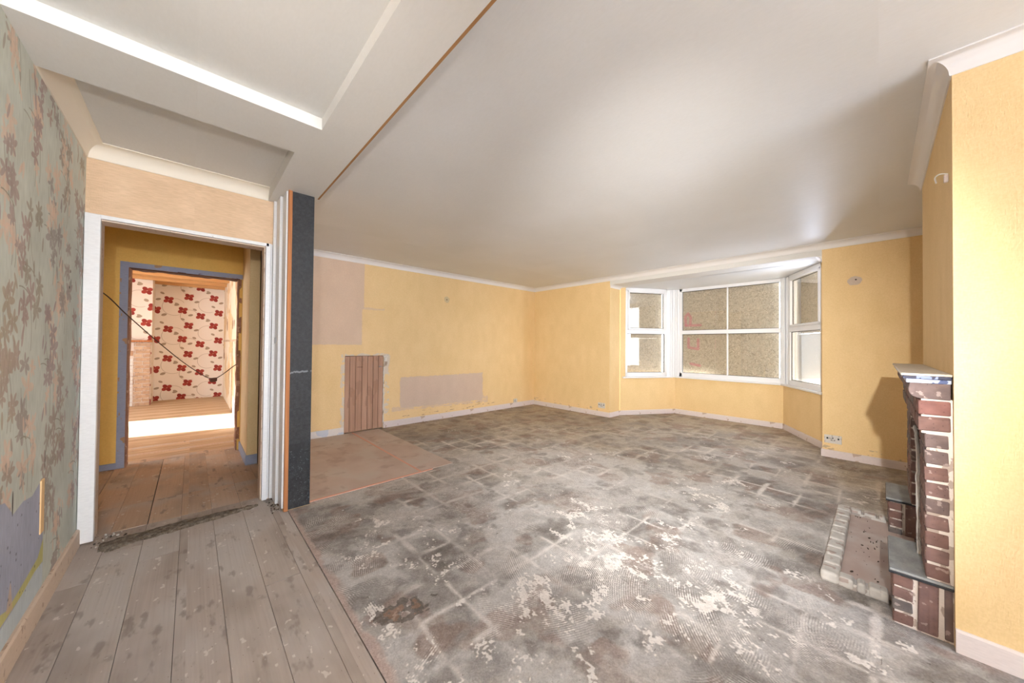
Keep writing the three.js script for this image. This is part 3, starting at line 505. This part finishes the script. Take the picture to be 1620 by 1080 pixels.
{ // sawn end of the dividing wall
  const t = thing('wall_post', 'tall black felt-faced end of the removed wall with an orange timber edge', 'post', [0, 0, 0], 0, 'structure');
  mesh('black_facing', rbox(0.548, 0.698, 0.008, HS - 0.001, -3.086, -3.070, 0.002), M.blackFelt, t).userData.label = 'black felt facing';
  mesh('timber_edge', rough(rbox(0.523, 0.549, 0, HS - 0.001, -3.086, -3.062, 0.003), 0.004, 14), M.orangeWood, t).userData.label = 'orange sawn timber edge';
  mesh('white_lining', rbox(0.512, 0.526, 0.02, HS - 0.001, -3.225, -3.09, 0.003), M.whitePaint, t);
  mesh('white_lining', rbox(0.494, 0.526, 0.012, HS - 0.001, -3.38, -3.235, 0.004), M.whitePaint, t);
  mesh('white_lining', rbox(0.476, 0.526, 0.012, HS - 0.001, ZD, -3.385, 0.003), M.whitePaint, t);
  mesh('latch_plate', rbox(0.489, 0.495, 1.27, 1.32, -3.345, -3.30, 0.001), M.metal, t);
}
{ // little plank door in the back wall
  const t = thing('door_3', 'small door of brown vertical planks low in the back wall', 'door', [1.592, 0.012, ZA - 0.022], 0, 'structure');
  const e = [0, 0.068, 0.15, 0.238, 0.32, 0.40, 0.478, 0.552];
  for (let i = 0; i < 7; i++) mesh('plank', rbox(e[i] + 0.0025, e[i + 1] - 0.0025, 0, 1.088 + rnd(-0.006, 0.004), 0, 0.02, 0.003), M.cupboardBoards[i % 3], t);
  mesh('backing', box(0, 0.552, 0, 1.09, -0.02, 0.004), M.darkWood, t);
  mesh('latch', [rbox(0.485, 0.505, 0.915, 0.935, 0.02, 0.034, 0.004), rbox(0.492, 0.53, 0.922, 0.932, 0.03, 0.036, 0.002)], M.metal, t);
  mesh('hinge_mark', rbox(0.17, 0.25, 0.925, 0.931, 0.019, 0.022, 0.001), M.darkWood, t);
  mesh('broken_edge', [rough(new THREE.BoxGeometry(0.07, 0.035, 0.02, 5, 3, 1).translate(0.585, 1.085, 0.02), 0.02, 40), rough(new THREE.BoxGeometry(0.045, 0.13, 0.016, 4, 8, 1).translate(0.585, 1.0, 0.018), 0.02, 40), rough(new THREE.BoxGeometry(0.016, 0.86, 0.012, 1, 20, 1).translate(0.560, 0.5, 0.02), 0.008, 20)], M.oldPlaster, t);
}

// ---------------------------------------------------------------- bay windows
function bayWindow(n, label, a, b, o) {                                    // a -> b runs left to right seen from the room
  const len = Math.hypot(b[0] - a[0], b[1] - a[1]);
  const t = thing('window_' + n, label, 'window', [a[0], 0, a[1]], Math.atan2(-(b[1] - a[1]), b[0] - a[0]), 'structure');
  const { x0, x1, y0 = 0.715, y1 = 2.384, tr = 1.555, in: inn = 0.0 } = o;  // local x along the window, local +z into the room
  const F = (p, ...v) => mesh(p, rbox(...v, 0.006), M.upvc, t);
  F('stile', x0, x0 + 0.05, y0, y1, -0.06, inn); F('stile', x1 - 0.05, x1, y0, y1, -0.06, inn);
  F('head_rail', x0, x1, y1 - 0.055, y1, -0.06, inn); F('bottom_rail', x0, x1, y0, y0 + 0.075, -0.06, inn);
  F('transom', x0 + 0.04, x1 - 0.04, tr - 0.036, tr + 0.036, -0.06, inn + 0.004);
  const cells = [[x0 + 0.05, x1 - 0.05, y0 + 0.075, tr - 0.036], [x0 + 0.05, x1 - 0.05, tr + 0.036, y1 - 0.055]];
  cells.forEach(([u0, u1, v0, v1], k) => {
    let ins = 0;
    if (o.sash && k === 1) { ins = 0.035; for (const [p, ...v] of [['sash_stile', u0, u0 + ins, v0, v1], ['sash_stile', u1 - ins, u1, v0, v1], ['sash_rail', u0, u1, v1 - ins, v1], ['sash_rail', u0, u1, v0, v0 + ins]]) mesh(p, rbox(...v, -0.045, inn + 0.012, 0.006), M.upvc, t); }
    const c0 = u0 + ins, c1 = u1 - ins, d0 = v0 + ins, d1 = v1 - ins;
    const gs = 0.007; mesh('gasket', [box(c0, c0 + gs, d0, d1, -0.03, -0.022), box(c1 - gs, c1, d0, d1, -0.03, -0.022), box(c0, c1, d0, d0 + gs, -0.03, -0.022), box(c0, c1, d1 - gs, d1, -0.03, -0.022)], M.rubber, t);
    mesh('pane', box(c0, c1, d0, d1, -0.034, -0.030), M.glass, t);
    if (o.bar) mesh('glazing_bar', rbox((c0 + c1) / 2 - 0.011, (c0 + c1) / 2 + 0.011, d0, d1, -0.045, -0.02, 0.003), M.upvc, t);
    if (o.sash && k === 1) mesh('handle', [rbox((c0 + c1) / 2 - 0.03, (c0 + c1) / 2 + 0.03, v0 + 0.008, v0 + 0.024, inn + 0.012, inn + 0.026, 0.004), rbox((c0 + c1) / 2 - 0.012, (c0 + c1) / 2 + 0.07, v0 + 0.012, v0 + 0.022, inn + 0.024, inn + 0.036, 0.004)], M.upvc, t);
  });
  mesh('sill', rbox(x0 - (o.s0 ?? 0.02), x1 + (o.s1 ?? 0.02), SILL - 0.004, y0, -0.06, inn + 0.045, 0.006), M.upvc, t);
  return { t, len };
}
const LLEN = Math.hypot(CL[0] - BL[0], CL[1] - BL[1]), FLEN = CR[1] - CL[1];
bayWindow(1, 'narrow white bay window by the back wall with an opening top sash', BL, CL, { x0: 0.10, x1: 0.985, sash: true, s0: 0.06, s1: 0.10 });
bayWindow(2, 'wide white middle window of the bay with a thin centre bar', CL, CR, { x0: 0.075, x1: FLEN + 0.02, bar: true, s0: 0.06, s1: 0.0 });
bayWindow(3, 'narrow white bay window by the chimney alcove with bright lower glass', CR, BR, { x0: 0.17, x1: LLEN - 0.06, sash: true, s0: 0.16, s1: 0.05 });
for (const [name, label, base, turn, ws] of [
  ['trim_6', 'fluted white corner post of the bay by the back wall', CL, -Math.PI * 0.42, [[-0.165, -0.125, 0.02], [-0.12, -0.09, 0.035], [-0.085, -0.05, 0.022], [-0.045, -0.005, 0.04], [0.0, 0.035, 0.025], [0.04, 0.075, 0.034]]],
  ['trim_7', 'fluted white corner post of the bay by the chimney alcove', CR, -Math.PI * 0.58, [[-0.03, 0.005, 0.03], [0.01, 0.04, 0.045], [0.045, 0.07, 0.03], [0.075, 0.11, 0.05], [0.115, 0.14, 0.035], [0.145, 0.20, 0.055]]]]) {
  const t = thing(name, label, 'post', [base[0], 0, base[1]], turn, 'structure');
  for (const [u0, u1, d] of ws) mesh('flute', rbox(u0, u1, SILL, HB, -0.10, d, 0.008, 2), M.upvc, t);
  mesh('post_core', box(ws[0][0], ws[5][1], SILL, HB, -0.10, 0.012), M.upvc, t);
}
// chipboard sheets nailed up outside the bay
const BX = XF + 0.13;
function sheet(label, g, m, group) { return tag(mesh('chipboard_sheet', g, m, scene), label, 'board', undefined, group); }
sheet('chipboard sheet with red sprayed strokes outside the middle bay window', box(BX, BX + 0.018, 0.78, 2.42, -2.66, -2.05), mat({ roughness: 0.9, map: osb(-2.7, 1.9, [
  [[-2.56, 1.70], [-2.57, 1.86], [-2.52, 1.92], [-2.47, 1.84], [-2.48, 1.72]], [[-2.56, 1.69], [-2.30, 1.69]], [[-2.51, 1.44], [-2.51, 1.27], [-2.34, 1.24], [-2.34, 1.42]], [[-2.47, 0.96], [-2.31, 0.93]]]) }));
sheet('plain chipboard sheet outside the middle bay window', box(BX + 0.004, BX + 0.022, 0.66, 2.42, -2.047, -1.12), mat({ roughness: 0.9, map: osb(-2.7, 1.9) }));
{
  const board = mat({ roughness: 0.9, map: osb(0, 1.9) });
  const side = (label, a, b, u0, u1, y0, y1, m, d = 0.16) => { const g = box(u0, u1, y0, y1, -d - 0.018, -d); const o = sheet(label, g, m); o.position.set(a[0], 0, a[1]); o.rotation.y = Math.atan2(-(b[1] - a[1]), b[0] - a[0]); return o; };
  side('chipboard sheet outside the bay window by the back wall', BL, CL, 0.02, 0.98, 0.74, 2.40, board);
  side('chipboard sheet over the top of the bay window by the chimney alcove', CR, BR, 0.06, 0.80, 1.50, 2.40, board, 0.20);
  const p = tag(mesh('plastic_sheet', box(0.06, 0.80, 0.70, 1.49, -0.212, -0.208), M.plastic, scene), 'milky plastic sheet outside the lower glass by the chimney alcove', 'sheet'); p.position.set(CR[0], 0, CR[1]); p.rotation.y = Math.atan2(-(BR[1] - CR[1]), BR[0] - CR[0]);
}
// windows behind the camera
for (const [n, label, pos, turn, w] of [[4, 'wide white window in the rear wall', [-0.95, 0, BACK + 0.06], 0, 3.1], [5, 'wide white window opposite the bay', [WEST - 0.06, 0, 2.65], Math.PI / 2, 3.5]]) {
  const t = thing('window_' + n, label, 'window', pos, turn, 'structure');
  mesh('frame', [rbox(0, 0.06, 0.48, 2.22, -0.04, 0.04, 0.006), rbox(w - 0.06, w, 0.48, 2.22, -0.04, 0.04, 0.006), rbox(0, w, 0.48, 0.54, -0.04, 0.04, 0.006), rbox(0, w, 2.16, 2.22, -0.04, 0.04, 0.006)], M.upvc, t);
  mesh('mullion', rbox(w / 2 - 0.03, w / 2 + 0.03, 0.5, 2.2, -0.04, 0.04, 0.006), M.upvc, t);
  for (const [a, b] of [[0.06, w / 2 - 0.03], [w / 2 + 0.03, w - 0.06]]) mesh('pane', box(a, b, 0.54, 2.16, -0.004, 0.004), M.glass, t);
}

// ---------------------------------------------------------------- brick fireplace
{
  const t = thing('brick_fireplace', 'red-brown brick fireplace with slate ledges on the chimney breast', 'fireplace', [0, 0, 0]);
  const B = (x0, x1, y0, y1, z0, z1, m, name = 'brick') => mesh(name, rough(rbox(x0, x1, y0, y1, z0, z1, 0.005), 0.005, 30, rnd(0, 50)), m ?? M.bricks[Math.floor(rnd(0, 5))], t);
  // side ledges: small stacked bricks at the front corner, upright bricks behind, slate on top
  for (const [x0, x1, far] of [[2.412, 2.805, 0], [3.525, 3.915, 1]]) {
    mesh('mortar', box(x0 + 0.006, x1 - 0.006, 0, 0.232, 0.042, ZC), M.mortar, t);
    for (let k = 0; k < 4; k++) { const y = 0.006 + k * 0.057; B(x0, x0 + 0.20, y, y + 0.047, 0.035, 0.098, M.bricks[[3, 4, 0, 3][(k + far) % 4]]); B(x0 + 0.21, x1, y, y + 0.047, 0.035, 0.098); }
    B(x0, x0 + 0.06, 0.006, 0.228, 0.112, 0.172, M.bricks[0]); B(x0 + 0.002, x0 + 0.06, 0.006, 0.228, 0.188, ZC - 0.001, M.bricks[2]);
    mesh('slate_ledge', rough(rbox(x0 - 0.008, x1 + 0.008, 0.241, 0.252, 0.026, ZC, 0.003), 0.002, 12), M.slate, t).userData.label = 'grey slate ledge';
    mesh('slate_edge', rough(rbox(x0 - 0.010, x1 + 0.010, 0.230, 0.242, 0.024, ZC, 0.003), 0.003, 12), M.slateEdge, t);
  }
  // piers: one header brick per course on the flank, bonded along the front
  for (const [x0, x1] of [[2.412, 2.69], [3.47, 3.905]]) {
    mesh('mortar', box(x0 + 0.005, x1 - 0.004, 0.25, 0.90, 0.140, ZC), M.mortar, t);
    for (let k = 0; k < 9; k++) {
      const y = 0.258 + k * 0.0718, cut = x0 + (k % 2 ? 0.105 : 0.205), m = M.bricks[[3, 0, 3, 0, 2, 0, 3, 2, 2][k]];
      B(x0, Math.min(cut, x1), y, y + 0.0605, 0.134, ZC - 0.012, m); for (let c = cut + 0.01; c < x1 - 0.02; c += 0.21) B(c, Math.min(c + 0.2, x1), y, y + 0.0605, 0.134, ZC - 0.004);
    }
  }
  mesh('mortar', box(2.42, 3.90, 0.895, 1.05, 0.126, ZC), M.mortar, t);
  for (let k = 0; k < 2; k++) { const y = 0.908 + k * 0.072; let x = 2.412, first = true; while (x < 3.89) { const w = k && first ? 0.11 : 0.21; B(x, Math.min(x + w, 3.905), y, y + 0.0625, 0.116, ZC - 0.006, first ? M.bricks[k ? 1 : 3] : undefined); x += w + 0.01; first = false; } }
  // bullnosed corbel course
  const s = new THREE.Shape(); s.moveTo(-0.207, 1.120); s.lineTo(-0.094, 1.120); s.lineTo(-0.090, 1.09); s.quadraticCurveTo(-0.092, 1.055, -0.125, 1.052); s.lineTo(-0.207, 1.052); s.closePath();
  for (let x = 2.410, k = 0; x < 3.89; x += 0.249, k++) { const g = new THREE.ExtrudeGeometry(s, { depth: 0.240, bevelEnabled: true, bevelSize: 0.002, bevelThickness: 0.002, bevelSegments: 1 }); g.rotateY(Math.PI / 2); g.translate(x + 0.003, 0, 0); mesh('corbel_brick', rough(metreUV(g), 0.004, 20, k), M.bricks[k % 2 ? 0 : 2], t); }
  mesh('mantel_moulding', rough(rbox(2.408, 3.912, 1.119, 1.137, 0.081, ZC - 0.003, 0.003), 0.003, 30), M.mantelBluePale, t).userData.label = 'pale blue moulding strip';
  mesh('mantel_edge', rough(rbox(2.404, 3.918, 1.137, 1.153, 0.072, ZC - 0.002, 0.003), 0.003, 30), M.mantelBlue, t).userData.label = 'chipped blue edge of the mantel';
  mesh('mantel_shelf', rough(rbox(2.400, 3.922, 1.152, 1.163, 0.064, ZC - 0.001, 0.003), 0.002, 12), M.mantelTop, t).userData.label = 'dusty stone mantel shelf';
  // broken plaster edge around the fire opening
  mesh('plaster_edge', rough(metreUV(tube([[2.672, 0.252, 0.130], [2.685, 0.45, 0.130], [2.72, 0.60, 0.131], [2.80, 0.72, 0.133], [2.95, 0.80, 0.136], [3.12, 0.82, 0.138]], 0.008, 40, 6)), 0.008, 26), M.mortarGrey, t);
  mesh('opening_lintel', rough(rbox(2.69, 3.47, 0.845, 0.90, 0.150, ZC, 0.004), 0.004, 20), M.bricks[4], t);
  // hearth
  mesh('hearth_tray', rough(rbox(2.60, 3.72, 0.0, 0.018, -0.17, 0.15, 0.003), 0.002, 8), M.tray, t).userData.label = 'pinkish hearth tile bed';
  mesh('mortar', [box(2.565, 3.735, 0, 0.034, -0.222, -0.165), box(2.563, 2.625, 0, 0.034, -0.222, 0.026), box(3.675, 3.735, 0, 0.034, -0.222, 0.026)], M.mortarGrey, t);
  for (let x = 2.556, k = 0; x < 3.70; x += 0.1195, k++) mesh('kerb_brick', rough(rbox(x, x + 0.1145, 0, 0.056 + rnd(-0.002, 0.002), -0.230, -0.155, 0.014, 2), 0.004, 24, k), M.palebricks[k % 3], t);
  for (const [x0, z0, z1] of [[2.556, -0.158, -0.098], [2.556, -0.088, -0.055], [2.556, -0.045, 0.026], [3.678, -0.158, -0.098], [3.678, -0.088, -0.02], [3.678, -0.012, 0.026]]) mesh('kerb_brick', rough(rbox(x0, x0 + 0.070, 0, 0.053, z0, z1, 0.013, 2), 0.004, 24, z0 * 9), M.palebricks[1], t);
}

// ---------------------------------------------------------------- fireplace of the far room
{
  const t = thing('far_fireplace', 'pale brick fireplace with a wooden shelf on the clover papered breast', 'fireplace', [0, 0, -10.15]);
  mesh('mortar', box(-1.9, -0.612, 0, 1.27, 0, 0.05), M.mortar, t);
  for (let k = 0; k < 17; k++) { const y = 0.004 + k * 0.0745; let x = -0.612; const w0 = k % 2 ? 0.1 : 0.205; let w = w0; while (x > -0.835) { const x0 = Math.max(x - w, -0.838); mesh('brick', rbox(x0, x, y, y + 0.063, 0.03, 0.058, 0.004), M.farBricks[(k * 3 + Math.round(x * 10) + 60) % 3], t); x = x0 - 0.011; w = 0.205; } }
  for (let k = 0; k < 13; k++) mesh('white_brick', rbox(-1.10, -0.846, 0.008 + k * 0.073, 0.072 + k * 0.073, 0.03, 0.056, 0.004), M.whitePaint, t);
  mesh('lintel_brick', rbox(-1.9, -0.846, 1.0, 1.1, 0.02, 0.055, 0.004), M.farBricks[1], t);
  mesh('shelf', rbox(-1.95, -0.585, 1.275, 1.312, 0, 0.13, 0.005), M.orangeWood, t).userData.label = 'orange wooden shelf';
}

// ---------------------------------------------------------------- small fittings
function socket(label, pos, turn, w, h) {
  const t = thing('wall_socket', label, 'socket', pos, turn);
  mesh('plate', rbox(-w / 2, w / 2, -h / 2, h / 2, 0, 0.010, 0.003), M.socket, t);
  mesh('pin_hole', [box(-0.004, 0.004, 0.006, 0.022, 0.0095, 0.0108), box(-0.020, -0.008, -0.014, -0.008, 0.0095, 0.0108), box(0.008, 0.020, -0.014, -0.008, 0.0095, 0.0108)], M.black, t);
  if (w > 0.12) { for (const u of [-0.055, 0.040]) mesh('switch', rbox(u, u + 0.015, 0.0, 0.02, 0.009, 0.014, 0.002), M.black, t); }
  return t;
}
socket('small grey socket plate low on the back wall near the corner', [4.933, 0.125, ZA], 0, 0.10, 0.095);
socket('pale double socket low on the window wall between corner and bay', [XB, 0.196, -3.478], -Math.PI / 2, 0.145, 0.095);
socket('grey double socket above the skirting of the chimney alcove', [XB, 0.212, -0.38], -Math.PI / 2, 0.15, 0.095);
{
  const t = thing('hanging_cable', 'slack dark cable drooping through the hall with a small junction box', 'cable');
  mesh('wire', tube([[-0.79, 1.86, -3.9], [-0.531, 1.669, -4.2], [-0.423, 1.514, -4.5], [-0.219, 1.249, -4.8], [-0.013, 1.015, -5.0], [0.14, 0.883, -5.08], [0.185, 0.867, -5.1], [0.25, 0.90, -5.15], [0.375, 1.005, -5.24], [0.40, 1.02, -5.26]], 0.0045, 60), M.brown, t);
  mesh('junction_box', rough(rbox(0.155, 0.215, 0.835, 0.88, -5.13, -5.085, 0.012, 2), 0.006, 30), M.darkWood, t);
}
{
  const t = thing('wall_wire', 'short white wire end poking out high on the chimney breast', 'wire', [2.515, 2.068, ZC]);
  mesh('wire', tube([[0, 0, 0.01], [0.0, 0.012, -0.02], [0.03, 0.012, -0.035], [0.07, -0.004, -0.03]], 0.003, 16), M.whitePaint, t);
  mesh('stub', rbox(-0.02, 0.0, -0.035, 0.0, -0.014, 0, 0.004), M.skirt, t);
}
{
  const o = mesh('wallpaper_strip', rough(rbox(XL - 0.002, XL + 0.006, 0.372, 0.622, -2.712, -2.668, 0.002), 0.006, 14), mat({ color: 0xe6c08e, roughness: 0.9 }), scene);
  tag(o, 'narrow peeled cream paper strip on the torn floral wall', 'strip');
}
{ // mortar rubble across the threshold
  const g = new THREE.PlaneGeometry(0.80, 0.30, 60, 24); g.rotateX(-Math.PI / 2); g.translate(0, 0, -3.325);
  const p = g.attributes.position;
  for (let i = 0; i < p.count; i++) {
    const x = p.getX(i), z = p.getZ(i), mid = -3.315 - 0.07 * x, half = 0.075 - 0.06 * Math.max(0, x) / 0.4 + (fbm(x * 12, z * 9, 3) - 0.5) * 0.07;
    const d = half - Math.abs(z - mid); p.setY(i, d > 0 ? 0.001 + Math.min(0.008, d * 0.3) + 0.008 * noise(x * 90, z * 90) * Math.min(1, d * 40) : -0.004);
  }
  tag(mesh('threshold_rubble', metreUV(g), M.rubble, scene), 'dark crumbled mortar lying across the doorway threshold', 'rubble', 'stuff');
}
{ // loose crumbs of plaster
  const g = new THREE.IcosahedronGeometry(0.006, 0), spots = [];
  for (let i = 0; i < 60; i++) spots.push([rnd(0.45, 0.56), -3.1 - rnd(0, 0.3)]);
  for (let i = 0; i < 40; i++) spots.push([rnd(-0.44, -0.3), -3.38 - rnd(-0.08, 0.1)]);
  for (let i = 0; i < 60; i++) spots.push([rnd(2.2, 5.4), -5.15 + Math.abs(rnd(0, 0.25) * rnd())]);
  for (let i = 0; i < 70; i++) spots.push([rnd(0.65, 3.8), rnd(-3.0, -0.3)]);
  for (let i = 0; i < 30; i++) spots.push([rnd(2.62, 3.66), rnd(-0.14, 0.02)]);
  const o = new THREE.InstancedMesh(g, M.chips, spots.length), m = new THREE.Matrix4(), q = new THREE.Quaternion(), c = new THREE.Color();
  spots.forEach(([x, z], i) => { const k = rnd(0.4, 1.3), tray = i >= spots.length - 30; q.setFromEuler(new THREE.Euler(rnd(0, 3), rnd(0, 3), 0)); m.compose(new THREE.Vector3(x, (tray ? 0.019 : 0.002) + 0.002 * k, z), q, new THREE.Vector3(k * rnd(0.7, 1.6), k * 0.5, k)); o.setMatrixAt(i, m); o.setColorAt(i, tray || i < 100 && rnd() < 0.5 ? c.setRGB(0.12, 0.09, 0.07) : c.setRGB(0.8, 0.78, 0.74)); });
  o.name = 'plaster_crumbs'; o.castShadow = o.receiveShadow = true; scene.add(o); tag(o, 'scattered crumbs of plaster and mortar on the floors', 'crumbs', 'stuff');
}

// ---------------------------------------------------------------- photographer's lamp beside the camera
{
  const L = [-0.14, 1.665, 0.214], dir = new THREE.Vector3(0.88, -0.15, -0.46).normalize();
  const t = thing('flash_lamp', 'small black photographic flash lamp on a slim stand', 'lamp', [L[0] - dir.x * 0.05, 0, L[2] - dir.z * 0.05]);
  t.rotation.y = Math.atan2(-dir.x, -dir.z);
  mesh('pole', new THREE.CylinderGeometry(0.009, 0.011, 1.60, 12).translate(0, 0.82, 0.06), M.black, t);
  for (let k = 0; k < 3; k++) { const a = k * 2.094 + 0.5; mesh('leg', tube([[0, 0.30, 0.06], [Math.sin(a) * 0.12, 0.15, 0.06 + Math.cos(a) * 0.12], [Math.sin(a) * 0.24, 0.008, 0.06 + Math.cos(a) * 0.24]], 0.007, 8), M.black, t); }
  mesh('head', rbox(-0.04, 0.04, 1.635, 1.695, 0.0, 0.11, 0.008, 2), M.black, t);
  mesh('flash_window', rbox(-0.034, 0.034, 1.645, 1.685, -0.006, 0.002, 0.002), mat({ color: 0xffffff, emissive: 0xffffff, emissiveIntensity: 3 }), t);
  const s = new THREE.SpotLight(0xfffdf8, 82, 0, 0.62, 1, 2);
  s.position.set(...L); s.target.position.set(L[0] + dir.x, L[1] + dir.y, L[2] + dir.z); s.castShadow = true; s.shadow.radius = 1;
  scene.add(s, s.target);
  mesh('side_head', rbox(-0.15, -0.06, 1.635, 1.695, 0.02, 0.09, 0.008, 2), M.black, t);
  mesh('flash_window', rbox(-0.158, -0.148, 1.645, 1.685, 0.03, 0.08, 0.002), mat({ color: 0xffffff, emissive: 0xffffff, emissiveIntensity: 3 }), t);
  const s2 = new THREE.SpotLight(0xfffdf8, 8.5, 0, 0.82, 1, 2);           // second head, turned down the hallway
  s2.position.set(L[0] - 0.02, L[1], L[2] - 0.15); s2.target.position.set(L[0], L[1] + 0.08, L[2] - 1.15); s2.castShadow = true;
  scene.add(s2, s2.target);
}

renderer.render(scene, camera);
